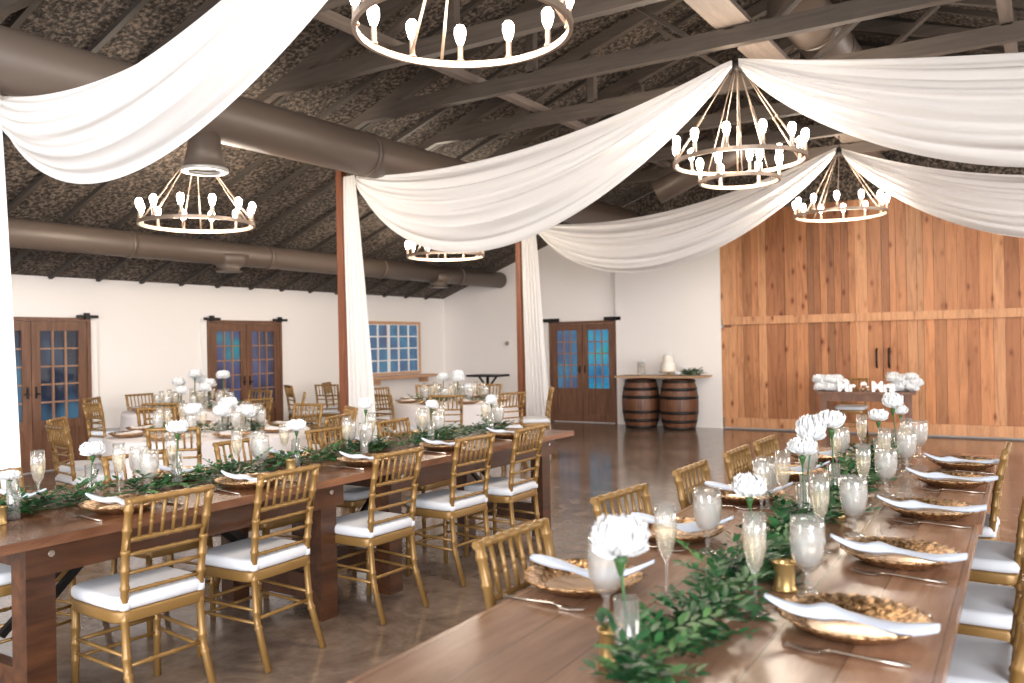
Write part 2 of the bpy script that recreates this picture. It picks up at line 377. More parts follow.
# door 2: the car-like teal outdoor glow is painted into its pane colour
w=empty('window_1'); tag(w,'white multi-pane window above a timber ledge','window',kind='structure')
fr=MB(); y0,y1,z0,z1=11.75,13.58,1.02,1.96; X=XL
fr.bbox(X+.001,X+.05,y0-.06,y1+.06,z1,z1+.06).bbox(X+.001,X+.05,y0-.06,y0,z0-.05,z1).bbox(X+.001,X+.05,y1,y1+.06,z0-.05,z1).bbox(X+.001,X+.05,y0,y1,z0-.05,z0)
fr.build('window_frame',M['pine'],w)
mu=MB(); 
for i in range(0,7):
    yy=y0+(y1-y0)*i/6; mu.bbox(X+.012,X+.04,yy-.014,yy+.014,z0,z1)
for j in range(0,5):
    zz=z0+(z1-z0)*j/4; mu.bbox(X+.014,X+.038,y0,y1,zz-.012,zz+.012)
mu.bbox(X+.010,X+.044,12.64,12.70,z0,z1)
mu.build('muntins',M['white_trim'],w)
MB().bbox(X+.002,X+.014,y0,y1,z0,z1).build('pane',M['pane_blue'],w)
sh=empty('wall_ledge'); tag(sh,'pine wall ledge on a bracket beneath the multi-pane window','shelf')
MB().bbox(X+.062,X+.30,12.0,13.9,.90,.955).build('shelf_board',M['pine'],sh)
for yy in (12.2,13.65): MB().bbox(X+.002,X+.2,yy-.03,yy+.03,.80,.898).build('bracket',M['pine'],sh)
# barn doors
bd=empty('door_4'); tag(bd,'pair of tall pine plank barn doors with a cross rail','door',kind='structure')
random.seed(11)
def leafboards(xa,xb,name):
    mb=MB(); cols=[]; x=xa; Yf=YF-.06
    while x<xb-.01:
        w=min(random.uniform(.09,.19),xb-x)
        if xb-(x+w)<.08: w=xb-x
        d=random.uniform(-.006,.006); c=random.random()
        base=(.50,.22,.095) if c<.42 else ((.60,.30,.145) if c<.72 else ((.38,.155,.065) if c<.9 else (.27,.115,.05)))
        j=random.uniform(.82,1.12); base=tuple(k*j for k in base)
        for za,zb in ((.03,1.86),(1.86,3.75)):
            jj=random.uniform(.92,1.08)
            mb.bbox(x+.002,x+w-.002,Yf+d,YF-.025,za,zb); cols+=[tuple(k*jj for k in base)]*8
        x+=w
    mb.col=cols; return mb.build(name,M['barn'],bd)
def flat(mb,c): mb.col=[c]*len(mb.v); return mb
for xa,xb,hx in ((-4.85,-2.283,-2.37),(-2.277,.3,-2.19)):
    lf=leafboards(xa,xb,'leaf')
    flat(MB().bbox(xa,xb,YF-.125,YF-.106,1.80,1.93),(.60,.31,.155)).build('cross_rail',M['barn'],lf)
    flat(MB().bbox(xa,xb,YF-.125,YF-.106,.03,.20),(.60,.31,.155)).build('bottom_rail',M['barn'],lf)
    hm=MB().tube([(hx,YF-.07,1.06),(hx,YF-.12,1.10),(hx,YF-.12,1.32),(hx,YF-.07,1.36)],.016,8); hm.build('handle',M['black'],lf)
flat(MB().bbox(-4.88,-4.60,YF-.105,YF-.068,.20,1.75),(.60,.30,.145)).build('edge_stile',M['barn'],bd)
flat(MB().bbox(-4.88,-4.60,YF-.105,YF-.068,1.89,3.75),(.60,.30,.145)).build('edge_stile',M['barn'],bd)
tag(MB().bbox(XL+.02,-8.6,YF-.02,YF-.001,0,.1).build('baseboard_far',M['white_trim']),kind='structure')
# thermostat
th=empty('thermostat',(-9.38,YF-.001,1.55)); tag(th,'small round dark thermostat on the white end wall','thermostat')
MB().box((0,-.008,0),(.16,.014,.2)).build('wall_plate',M['wall'],th)
th2=MB().tube([(0,-.016,0),(0,-.035,0)],.045,20); th2.build('dial',M['ring'],th)

# ------------------------------------------------------------------ swags and drapes
def swag(A,B,top,low,side,lab,seed,tilt=.0,lowpk=.5,nu=64,nv=44):
    rnd=random.Random(seed); A=Vector(A); B=Vector(B); ph=[rnd.uniform(0,6.28) for _ in range(6)]
    nrm=Vector((B.y-A.y,-(B.x-A.x),0)).normalized()
    if nrm.y>0: nrm=-nrm
    def f(u,v):
        b=4*u*(1-u)
        sk=b*(1+.9*tilt*(.5-u)*1.0)
        s=top+(low-top)*v
        shape=(1-v)*b+v*(max(b,0)**.78)*(1+tilt*(.5-u)*2*.5)
        p=A.lerp(B,u)+Vector((0,0,-s*shape))
        spread=max(b,.0)**.5
        # folds follow the length of the cloth and fan out from both gathered ends
        fold=.020*sin(2*pi*(5.2*v+.25*sin(3*u+ph[0]))+ph[1])+.014*sin(2*pi*(9.7*v-.5*u)+ph[2])+.010*sin(2*pi*(17*v+.7*u)+ph[3])
        belly=.30*sin(pi*v)*spread
        p+=nrm*(belly+fold*(.45+.8*spread))
        p+=Vector((0,0,-.012*sin(2*pi*(7*v+ph[4]))*spread))
        # keep some width where it is gathered
        p+=Vector((0,0,-.06*v*(1-spread)))
        return p
    o=MB().grid(f,nu,nv).build('sheer_swag',M['drape']); tag(o,lab,'drapery','sheer ceiling swags'); return o
APX=[(-2.3,3.3,4.25),(-2.3,7.30,4.0),(-2.3,11.5,4.0)]
swag((-6.46,3.2,3.42),APX[0],.44,1.06,-1,'white sheer swag nearest overhead, crossing the thick duct',1,tilt=.55)
swag((-6.72,7.25,3.50),(-2.33,7.28,3.98),.24,1.16,-1,'white sheer swag from the middle post up to the two-tier chandelier',2,tilt=.45)
swag((-6.85,11.45,3.42),(-2.33,11.5,4.0),.30,1.10,-1,'white sheer swag from the far post up to the farthest chandelier',3,tilt=.3)
swag((-2.27,7.28,3.98),(2.1,7.28,3.5),.14,.98,-1,'white sheer swag falling from the two-tier chandelier toward the barn side',4,tilt=-.1)
swag((-2.27,11.5,3.98),(2.1,11.5,3.5),.38,1.12,-1,'white sheer swag falling from the farthest chandelier past the barn doors',5,tilt=-.1)
def curtain(x,y,ztop,w0,w1,off0,off1,lab,seed):
    rnd=random.Random(seed); ph=rnd.uniform(0,6)
    def f(u,v):
        z=ztop*(1-v)+.01; w=w0+(w1-w0)*v**.8; o=off0+(off1-off0)*v; s=u-.5
        a=.010+.020*v
        return (x+o+s*w, y-.02+a*sin(2*pi*6*u+ph+.8*sin(3*v))+.5*a*sin(2*pi*11*u+2*v), z)
    tag(MB().grid(f,72,30).build('sheer_curtain',M['drape']),lab,'curtain','sheer drapes tied to the posts')
curtain(-7.05,3.10,3.5,.46,.80,.60,.62,'floor-length sheer drape hanging beside the dark glazed door',1)
curtain(-7.06,7.26,3.5,.18,.46,.24,.40,'floor-length sheer drape on the middle post by the round tables',2)
curtain(-7.2,11.42,3.45,.26,.40,.24,.38,'floor-length sheer drape on the post nearest the end wall',3)

# ------------------------------------------------------------------ chandeliers
def band(mb,R,h,t,z,n=56): return mb.lathe([(R-t/2,z-h/2),(R+t/2,z-h/2),(R+t/2,z+h/2),(R-t/2,z+h/2),(R-t/2,z-h/2)],n,smooth=False)
def bulb_parts(root,R,z,n,rot=0):
    for i in range(n):
        a=2*pi*i/n+rot; x,y=R*cos(a),R*sin(a)
        s=sock_me.copy(); C.objects.link(s); s.parent=root; s.location=(x,y,z)
        b=bulb_me.copy(); C.objects.link(b); b.parent=root; b.location=(x,y,z)
sock_me=MB().lathe([(0,.0),(.022,.0),(.022,.010),(.016,.014),(.016,.095),(0,.095)],12).build('candle_sleeve',M['ring'])
bulb_me=MB().lathe([(.014,.095),(.018,.105),(.026,.125),(.033,.155),(.032,.185),(.018,.205),(0,.21)],14).build('bulb',M['bulb'])
def chandelier(x,y,zr,R,top,lab,tiers=1,nb=12,nrod=6,chain=0):
    t=empty('chandelier',(x,y,zr)); tag(t,lab,'chandelier','round metal chandeliers')
    h=top-zr
    band(MB(),R,.035,.022,0).build('ring',M['ring'],t); bulb_parts(t,R-.005,.015,nb,.13)
    if tiers==2:
        band(MB(),R*.6,.03,.02,-.17).build('lower_ring',M['ring'],t); bulb_parts(t,R*.6,-.155,6,.3)
    for i in range(nrod):
        a=2*pi*(i//2)/(nrod/2)+(.17 if i%2 else -.17)+.5
        p0=Vector((R*cos(a),R*sin(a),.01)); p1=Vector((.03*cos(a),.03*sin(a),h-.08)); pm=p0.lerp(p1,.45)
        mb=MB().tube([p0,pm],.009,8); mb.tube([pm,p1],.0045,6)
        mb.tube([pm-(p1-p0)*.01,pm+(p1-p0)*.01],.011,8); mb.build('rod',M['ring'],t)
    if tiers==2:
        for i in range(3):
            a=2*pi*i/3+.9; MB().tube([(R*.6*cos(a),R*.6*sin(a),-.17),(.02*cos(a),.02*sin(a),h-.08)],.005,6).build('rod',M['ring'],t)
    MB().lathe([(0,h-.12),(.035,h-.12),(.05,h-.06),(.02,h-.02),(0,h-.02)],16).build('hub',M['black'],t)
    cm=MB(); z=h-.03; up=roofz(x)-zr if chain else h+.14; k=0
    while z<up:
        pts=[(.012*cos(q)*(k%2),.012*cos(q)*((k+1)%2),z+.02+.024*sin(q)) for q in [i*pi/4 for i in range(9)]]
        cm.tube(pts,.0035,5,caps=False); z+=.036; k+=1
    cm.build('chain',M['black'],t)
    return t
chs=[(-2.47,3.46,3.12,.54,4.02,'large chandelier nearest overhead, partly above the sheer swag',1,12),
 (-2.3,7.34,3.10,.56,4.02,'two-tier chandelier hanging at the meeting point of sheer swags',2,12),
 (-2.3,11.52,3.13,.56,4.02,'single-ring chandelier in front of the barn doors',1,12),
 (-7.26,5.50,2.80,.55,3.62,'chandelier over the front round table below the thick duct',1,12),
 (-7.38,9.80,2.82,.55,3.62,'chandelier over the round table near the far post',1,12)]
for c in chs: chandelier(*c[:6],tiers=c[6],nb=c[7],nrod=8 if c[6]==2 else 6,chain=c[0]<-5)
C.objects.unlink(sock_me); C.objects.unlink(bulb_me)
bpy.data.objects.remove(sock_me); bpy.data.objects.remove(bulb_me)

# ------------------------------------------------------------------ chiavari chair
def bamboo(mb,pts,r,nodes_,n=9):
    P=[];Rr=[]; pts=[Vector(p) for p in pts]; seg=[(pts[i+1]-pts[i]).length for i in range(len(pts)-1)]; T=sum(seg)
    def at(d):
        for i,s in enumerate(seg):
            if d<=s or i==len(seg)-1: return pts[i].lerp(pts[i+1],min(1,d/s))
            d-=s
    ds=set([0,T])
    c=0
    for s in seg: c+=s; ds.add(c)
    ev=[(d,1.0) for d in ds]
    for q in nodes_:
        d=q*T; ev+= [(d-.012,1.0),(d-.004,1.22),(d+.004,1.22),(d+.012,1.0)]
    ev=sorted(e for e in ev if 0<=e[0]<=T)
    for d,f in ev: P.append(at(d)); Rr.append(r*f)
    mb.tube(P,Rr,n)
def make_chair():
    t=empty('chiavari_chair')
    ys,zs=-.185,.45
    for s in (-1,1):
        mb=MB(); bamboo(mb,[(s*.19,.185,0),(s*.185,.175,.42)],.0155,(.45,.62,.78)); mb.build('leg',M['gold'],t)
        mb=MB(); bamboo(mb,[(s*.180,-.285,0),(s*.173,-.205,.22),(s*.17,ys,.45),(s*.178,-.215,.70),(s*.182,-.26,.905)],.0165,(.22,.30,.46,.60,.68,.76,.86,.95)); mb.build('leg',M['gold'],t)
    fr=MB(); fr.rbox((0,-.003,.427),(.425,.415,.048),.008); fr.build('seat_frame',M['gold'],t)
    MB().rbox((0,.0,.479),(.43,.42,.056),.022,4).build('cushion',M['cushion'],t)
    for s in (-1,1): MB().lathe([(.017,-.014),(.022,-.013),(.023,0),(.022,.013),(.017,.014)],12,(s*.17,-.187,.468)).build('cushion_tie',M['cushion'],t)
    bk=MB()
    def bp(z): # back plane y at height z
        return ys-(.03)*(z-.45)/.25 if z<.70 else -.215-.045*(z-.70)/.205
    bamboo(bk,[(-.198,bp(.895)-.003,.895),(.198,bp(.895)-.003,.895)],.0135,(.15,.33,.5,.67,.85))
    for z in (.525,.60,.675): bamboo(bk,[(-.175,bp(z),z),(.175,bp(z),z)],.0085,(.2,.4,.6,.8),7)
    z2=.735; bamboo(bk,[(-.178,bp(z2),z2),(.178,bp(z2),z2)],.0105,(.15,.33,.5,.67,.85),7)
    bk.build('back_rails',M['gold'],t)
    for i in range(6):
        x=-.178+.356*(i+1)/7; mb=MB(); bamboo(mb,[(x*.98,bp(z2),z2),(x*1.02,bp(.89),.89)],.0075,(.4,.52),7); mb.build('spindle',M['gold'],t)
    sr=MB()
    for z in (.20,.26):
        for s in (-1,1): bamboo(sr,[(s*.188,.18,z+.02),(s*.173,-.205,z+.01)],.008,(.3,.6),7)
    bamboo(sr,[(-.188,.18,.27),(.188,.18,.27)],.009,(.3,.6),7); bamboo(sr,[(-.188,.181,.20),(.188,.181,.20)],.008,(.3,.6),7)
    bamboo(sr,[(-.172,-.20,.23),(.172,-.20,.23)],.009,(.3,.6),7)
    sr.build('stretcher',M['gold'],t)
    return t
chair0=make_chair(); freeze(chair0)
def chair(bx,by,dx,dy,label,group):
    """back-top centre at (bx,by), facing (dx,dy)"""
    l=sqrt(dx*dx+dy*dy); dx/=l; dy/=l
    o=place(chair0,USED,(bx+.26*dx,by+.26*dy,0),atan2(-dx,dy)); o.scale=(1.03,1.0,1.035); tag(o,label,'chair',group); return o
ORD=['first','second','third','fourth','fifth','sixth','seventh','eighth']
TA='long table by the round tables'; TB='long table toward the barn doors'
random.seed(3)
for i,y in enumerate((2.25,2.94,3.74,4.56,5.20)):
    chair(-3.20+(.03,.0,.03,-.01,.02)[i],y,-1,(.05,-.04,.02,.05,-.03)[i],'gold chiavari chair, %s on the aisle side of the %s'%(ORD[i],TA),'aisle-side chairs of the table by the round tables')
for i,y in enumerate((2.15,3.0,3.75,4.55,5.3)):
    chair(-4.56,y,1,(.06,-.05,.03,0,.04)[i],'gold chiavari chair, %s on the window side of the %s'%(ORD[i],TA),'window-side chairs of the table by the round tables')
for i,y in enumerate((2.35,3.17,3.97,4.68,5.24)):
    chair(-1.49,y*.985,1,(-.03,-.1,.0,.02,.0)[i],'gold chiavari chair, %s on the aisle side of the %s'%(ORD[i],TB),'aisle-side chairs of the table toward the barn doors')
for i,y in enumerate((2.35,3.05,3.76,4.60,5.33)):
    chair((-.04,-.05,-.05,-.08,-.225)[i],y,-1,(.03,-.03,.0,.03,.0)[i],'gold chiavari chair, %s on the outer side of the %s'%(ORD[i],TB),'outer-side chairs of the table toward the barn doors')

# ------------------------------------------------------------------ farm tables
def farm_table(cx,y0,y1,w,lab,grp,rz=0,ins0=.26):
    t=empty('farm_table',(cx,(y0+y1)/2,0),rz); tag(t,lab,'table',grp); L=y1-y0; h=L/2; hw=w/2
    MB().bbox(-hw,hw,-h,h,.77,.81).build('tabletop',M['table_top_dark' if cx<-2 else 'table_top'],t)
    ins=.26
    for s in (-1,1):
        MB().bbox(s*(hw-.09)-.02,s*(hw-.09)+.02,-h+ins-.06,h-ins+.06,.64,.77).build('apron',M['table'],t)
        MB().bbox(-hw+.11,hw-.11,s*(h-ins-.05)-.02,s*(h-ins-.05)+.02,.64,.77).build('end_apron',M['table'],t)
        for q in (-1,1):
            ins=ins0 if q<0 else .26
            MB().bbox(s*(hw-.165)-.055,s*(hw-.165)+.055,q*(h-ins-.02)-.06-.0,q*(h-ins-.02)+.06,0,.77).build('leg',M['table'],t)
            bm=MB().tube([(s*(hw-.068),q*(h-ins-.04),.725),(s*(hw-.062),q*(h-ins-.04),.725)],.014,12); bm.build('bolt',M['silver'],t)
        ins=.26
        MB().bar((s*(hw-.48),h-ins-.1,.28),(s*(hw-.48),h-ins-.55,.68),.03,.03).build('folding_brace',M['black'],t)
        MB().bar((s*(hw-.48),-h+ins+.1,.28),(s*(hw-.48),-h+ins+.55,.68),.03,.03).build('folding_brace',M['black'],t)
    for q in (-1,1): MB().bbox(-hw+.2,hw-.2,q*(h-ins-.02)-.03,q*(h-ins-.02)+.03,.10,.24).build('stretcher',M['table'],t)
    return t
WA=1.08
farm_table(-3.37-WA/2,1.58,3.76,WA,'dark farm table at the near end of the row by the round tables','farm tables in the row by the round tables')
farm_table(-3.37-WA/2,3.775,6.2,WA,'dark farm table at the far end of the row by the round tables','farm tables in the row by the round tables')
WB=1.15
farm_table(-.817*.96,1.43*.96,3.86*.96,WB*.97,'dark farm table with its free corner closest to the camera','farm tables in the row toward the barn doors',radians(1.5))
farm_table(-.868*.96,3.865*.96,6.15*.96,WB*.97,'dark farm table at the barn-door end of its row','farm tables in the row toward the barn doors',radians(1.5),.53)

# ------------------------------------------------------------------ tableware prototypes
def ruff(r,z,a,i):
    k=max(0,(r-.12)/.045); return r+.0035*sin(26*a)*k, z+.0016*sin(26*a+1)*k
charger0=empty('charger_plate')
MB().lathe([(.0,.006),(.10,.006),(.112,.012),(.148,.032),(.168,.042),(.171,.039),(.15,.026),(.10,.0),(0,.0)],88,fn=ruff).build('rim',M['goldmetal'],charger0)
MB().lathe([(0,.0085),(.098,.0085),(.106,.0115)],48).build('well',M['plate_in'],charger0)
freeze(charger0)
def napkin_mesh():
    mb=MB(); Ls=.39; N=26; K=14
    vs=[]; fs=[]
    for i in range(N+1):
        t=i/N; x=Ls*(t-.5)
        z=.054+.034*max(0,(t-.78)/.22)**1.3+.010*max(0,(.2-t)/.2)-.006*sin(pi*t)
        y=.020*sin(2.4*pi*t+.3)+.035*max(0,(t-.7)/.3)
        w=.022+.008*sin(pi*t)+.006*sin(11*t)+.010*math.exp(-((t-.68)/.07)**2); h=.009+.003*sin(11*t)+.007*math.exp(-((t-.68)/.07)**2)
        if t>.9: w*=1-(t-.9)*5
        if t<.06: w*=.75+t*4
        for q in range(K):
            a=2*pi*q/K; rr=1+.16*sin(5*a+3*t)
            vs.append((x,y+w*cos(a)*rr,z+h*sin(a)*rr))
    for i in range(N):
        for q in range(K): fs.append((i*K+q,i*K+(q+1)%K,(i+1)*K+(q+1)%K,(i+1)*K+q))
    fs.append(tuple(range(K-1,-1,-1))); fs.append(tuple(N*K+q for q in range(K)))
    mb.add(vs,fs,True)
    return mb
napkin0=napkin_mesh().build('folded_napkin',M['napkin']); 
def flatnap():
    mb=MB(); mb.grid(lambda u,v:(.22*(u-.5),.12*(v-.5)+.02*sin(5*u),.034+.02*sin(pi*v)*(.6+.4*sin(7*u))+.006),10,8); mb.rbox((0,0,.036),(.2,.11,.016),.006); return mb
def fork():
    m=MB(); m.tube([(-.10,0,.004),(-.03,0,.006),(.03,0,.009),(.055,0,.004)],[.0045,.003,.0025,.004],6)
    m.box((.066,0,.004),(.026,.020,.003))
    for k in (-1.5,-.5,.5,1.5): m.bar((.078,k*.0055,.004),(.115,k*.0055,.010),.003,.002)
    return m
fork0=fork().build('fork',M['silver'])
def knife():
    m=MB(); m.rbox((-.06,0,.005),(.10,.012,.007),.002); m.add([(-.01,-.004,.004),(-.01,.010,.004),(.10,.010,.004),(.118,.0,.004),(.10,-.004,.004),(-.01,-.004,.0065),(-.01,.010,.0055),(.10,.010,.0055),(.118,.0,.0055),(.10,-.004,.0065)],[(4,3,2,1,0),(5,6,7,8,9),(0,1,6,5),(1,2,7,6),(2,3,8,7),(3,4,9,8),(4,0,5,9)]); return m
knife0=knife().build('table_knife',M['silver'])
goblet0=empty('water_goblet')
MB().lathe([(0,.004),(.030,.003),(.034,.0),(.036,.002),(.010,.010),(.006,.020),(.010,.032),(.006,.045),(.012,.058),(.030,.072),(.042,.100),(.0465,.140),(.045,.180),(.0415,.202),(.0403,.202),(.0435,.180),(.045,.140),(.0405,.101),(.028,.075),(.0,.064)],24).build('glass_body',M['glass'],goblet0)
MB().lathe([(0,.068),(.026,.078),(.038,.102),(.0435,.140),(.0428,.165),(0,.165)],20).build('water',M['water'],goblet0)
flute0=empty('champagne_flute')
MB().lathe([(0,.003),(.028,.003),(.031,.0),(.032,.002),(.008,.009),(.0042,.02),(.004,.085),(.007,.098),(.020,.125),(.0285,.165),(.0295,.200),(.0275,.248),(.0265,.248),(.0283,.200),(.0273,.166),(.018,.127),(0,.104)],20).build('glass_body',M['glass'],flute0)
MB().lathe([(0,.106),(.017,.129),(.0262,.168),(.027,.190),(0,.190)],16).build('champagne',M['bubbly'],flute0)
vase0=empty('bud_vase')
MB().lathe([(0,.004),(.024,.004),(.026,.0),(.0275,.003),(.0275,.17),(.0262,.17),(.0262,.008),(0,.008)],20).build('glass_body',M['glass'],vase0)
MB().lathe([(0,.009),(.0255,.009),(.0255,.10),(0,.10)],16).build('water',M['clear_water'],vase0)
votive0=empty('votive_holder')
MB().lathe([(0,.0),(.036,.0),(.038,.004),(.034,.010),(.032,.014),(.032,.078),(.035,.082),(.038,.086),(.036,.088),(.030,.080),(.030,.014),(0,.014)],28).build('cup',M['votive'],votive0)
MB().lathe([(.029,.015),(.029,.060),(.003,.061),(.003,.070),(0,.070)],18).build('candle',M['cream'],votive0)
for o in (goblet0,flute0,vase0,votive0): freeze(o)
def peony(name,r,n1,seed,parent=None,flat=.98):
    rnd=random.Random(seed); mb=MB()
    for cnt,rad,tip,wid in ((5,.50,4,1.5),(8,.66,14,1.15),(10,.80,28,1.0),(n1+3,.93,42,.9),(n1+5,1.03,58,.8),(n1+5,1.10,76,.78),(n1+3,1.12,96,.8)):
        for k in range(cnt):
            a0=2*pi*(k+rnd.uniform(-.2,.2))/cnt+rad*5; RR=r*rad*rnd.uniform(.92,1.08); tp=tip+rnd.uniform(-9,9)
            def f(u,v,a0=a0,RR=RR,tp=tp,wid=wid,ph=rnd.uniform(0,6)):
                s_=(v-.5)*2; th=radians(165+(tp-165)*u*(1-.10*s_*s_)); a=a0+s_*wid*.5*sin(pi*min(.9,.2+.75*u))/max(.35,sin(max(th,.35)))*.9
                q=RR*(.55+.45*u+.07*u*sin(5*s_+ph)+.05*u*u*abs(s_))
                return (q*sin(th)*cos(a),q*sin(th)*sin(a),q*cos(th)*flat+.04*r*u*sin(9*s_+ph)+.1*r)
            mb.grid(f,5,5)
    mb.lathe([(0,-.6*r*flat),(.45*r,-.4*r*flat),(.55*r,.1*r),(.35*r,.4*r),(0,.5*r)],10)
    return mb.build(name,M['petal'],parent)
def make_flower(name,r,sl,seed,bend=.02):
    t=empty(name)
    b=peony('bloom',r,8,seed,t); b.location=(bend,0,sl)
    MB().tube([(0,0,0),(bend*.3,0,sl*.5),(bend,0,sl-.05)],[.0028,.003,.004],6).build('stem',M['stem'],t)
    MB().lathe([(.004,-.07),(.009,-.055),(.012,-.045),(.016,-.035),(0,-.03)],8,(bend,0,sl)).build('calyx',M['stem'],t)
    return t
flowerA=make_flower('white_peony',.052,.26,5); flowerB=make_flower('white_carnation',.046,.30,9,-.02)
freeze(flowerA); freeze(flowerB)
T=.81
SB=.96   # the table toward the barn doors stands a touch closer
def leafshape(mb,p,d,n,L,W):
    p=Vector(p); d=Vector(d).normalized(); n=Vector(n); s=d.cross(n)
    if s.length<1e-4: s=Vector((1,0,0))
    s.normalize(); n=s.cross(d)
    mb.add([p,p+d*L*.35+s*W*.5+n*W*.12,p+d*L*.7+s*W*.38+n*W*.05,p+d*L-n*W*.15,p+d*L*.7-s*W*.38+n*W*.05,p+d*L*.35-s*W*.5+n*W*.12,p+d*L*.45],
      [(0,1,6),(1,2,6),(2,3,6),(3,4,6),(4,5,6),(5,0,6)],True)
def garland(path,n,hw,hh,L,lab,seed,mt='leaf',pale=0.15,z0=T):
    rnd=random.Random(seed); t=empty('greenery_garland',(path[0][0],path[0][1],z0)); tag(t,lab,'garland'); P0=Vector((path[0][0],path[0][1],0))
    P=[Vector((x,y,0))-P0 for x,y in path]; tot=len(P)-1
    def at(u):
        u*=tot; i=min(int(u),tot-1); return P[i].lerp(P[i+1],u-i)
    for nm,m,cnt in (('leaves',mt,int(n*(1-pale))),('pale_leaves','leaf_pale',int(n*pale))):
        mb=MB()
        ns=cnt//9
        for k in range(ns):
            u=rnd.random(); c=at(u); dirp=(at(min(1,u+.01))-at(max(0,u-.01))).normalized()
            wig=.6+.4*sin(23*u+seed)
            base=c+Vector((rnd.gauss(0,hw*.45)*wig,rnd.gauss(0,hw*.3),.006+rnd.random()**1.5*hh*.45))
            sa=rnd.uniform(0,2*pi); sd=Vector((cos(sa),sin(sa),rnd.uniform(-.1,.75))).normalized()
            SL_=L*rnd.uniform(1.4,2.4); q=base
            for j in range(9):
                pp=base+sd*SL_*j/9; pp.z=max(.006,pp.z)
                side=1 if j%2 else -1; s=sd.cross(Vector((0,0,1))).normalized()*side
                d=(sd*.8+s*.9+Vector((0,0,rnd.uniform(-.15,.4)))); ln=L*rnd.uniform(.6,1.1)*(1-.04*j)
                d.normalize()
                if pp.z+d.z*ln<.004: d.z=abs(d.z)
                leafshape(mb,pp,d,Vector((rnd.uniform(-.5,.5),rnd.uniform(-.5,.5),1)),ln,ln*.38)
        mb.build(nm,M[m],t)
    mb=MB(); mb.tube([at(i/30)+Vector((.01*sin(i*2.1),0,.012+.006*sin(i))) for i in range(31)],.004,6); mb.build('main_stem',M['stem'],t)
    return t

# ------------------------------------------------------------------ settings on the long tables
WORD=['nearest','second','third','fourth','farthest']
def setting(x,y,inner,tab,side,i,nap_dy,grp,nsc=1):
    """inner=-1: table centre lies toward -X; +1 toward +X. """
    rz=0 if inner>0 else pi
    if tab==TB: x*=SB; y*=SB
    nm='%s on %s side of %s'%(WORD[i],side,tab)
    o=place(charger0,USED,(x,y,T+.001),rz+i,1.04); tag(o,'scalloped gold charger, '+nm,'plate',grp+' chargers')
    o=place(napkin0,USED,(x-inner*.005,y+nap_dy,T-.004*(nsc==1)+.008*(nsc<1)+.0,),rz+random.uniform(-.10,.10),nsc); tag(o,'pale folded napkin, '+nm,'napkin',grp+' napkins')
    o=place(fork0,USED,(x-inner*.03,y-.195,T),rz+random.uniform(-.06,.06),1.25); tag(o,'fork beside charger, '+nm,'fork',grp+' forks')
    o=place(knife0,USED,(x-inner*.02,y+.20,T),rz+random.uniform(-.05,.05),1.2); tag(o,'knife beside charger, '+nm,'knife',grp+' knives')
def gob(x,y,lab,grp,s=1.08):
    if TB in lab: x*=SB; y*=SB
    return tag(place(goblet0,USED,(x,y,T+.001),random.uniform(0,6),s),lab,'glass',grp)
def flu(x,y,lab,grp,s=1.07):
    if TB in lab: x*=SB; y*=SB
    return tag(place(flute0,USED,(x,y,T+.001),random.uniform(0,6),s),lab,'glass',grp)
random.seed(21)
YB_=(2.32,3.10,3.97,4.83,5.50); YL=(2.32,3.08,3.95,4.73,5.45)
for i in range(5):
    setting(-.45,YB_[i],-1,TB,'outer',i,-.045,'table toward the barn doors, outer side')
    setting(-1.24,YL[i],1,TB,'aisle',i,.035,'table toward the barn doors, aisle side')
    gob((-.63,-.66,-.69,-.71,-.73)[i],(2.60,3.45,4.39,5.22,5.90)[i],'iced water goblet, %s on outer side of %s'%(WORD[i],TB),'water goblets')
    flu((-.71,-.71,-.74,-.77,-.75)[i],(2.34,3.12,4.10,4.86,5.50)[i],'champagne flute, %s on outer side of %s'%(WORD[i],TB),'champagne flutes')
    gob((-1.05,-1.06,-1.10,-1.09,-1.08)[i],(2.10,2.94,3.83,4.55,5.30)[i],'iced water goblet, %s on aisle side of %s'%(WORD[i],TB),'water goblets')
    flu((-.98,-1.0,-1.0,-1.0,-1.02)[i],(2.36,3.40,3.72,4.80,5.62)[i],'champagne flute, %s on aisle side of %s'%(WORD[i],TB),'champagne flutes')
YA=(2.30,3.03,3.93,4.73,5.55); YA2=(2.12,3.0,3.80,4.6,5.4)
for i in range(5):
    setting(-3.60,YA[i],-1,TA,'aisle',i,-.03,'table by the round tables, aisle side',.8)
    setting(-4.20,YA2[i],1,TA,'window',i,.02,'table by the round tables, window side',.8)
    gob(-3.93,YA[i]+.36,'iced water goblet, %s on aisle side of %s'%(WORD[i],TA),'water goblets')
    flu(-3.97,YA[i]+.22,'champagne flute, %s on aisle side of %s'%(WORD[i],TA),'champagne flutes')
    gob(-4.12,YA2[i]-.27,'iced water goblet, %s on window side of %s'%(WORD[i],TA),'water goblets')
    flu(-4.05,YA2[i]-.12 if i else 2.16,'champagne flute, %s on window side of %s'%(WORD[i],TA),'champagne flutes')
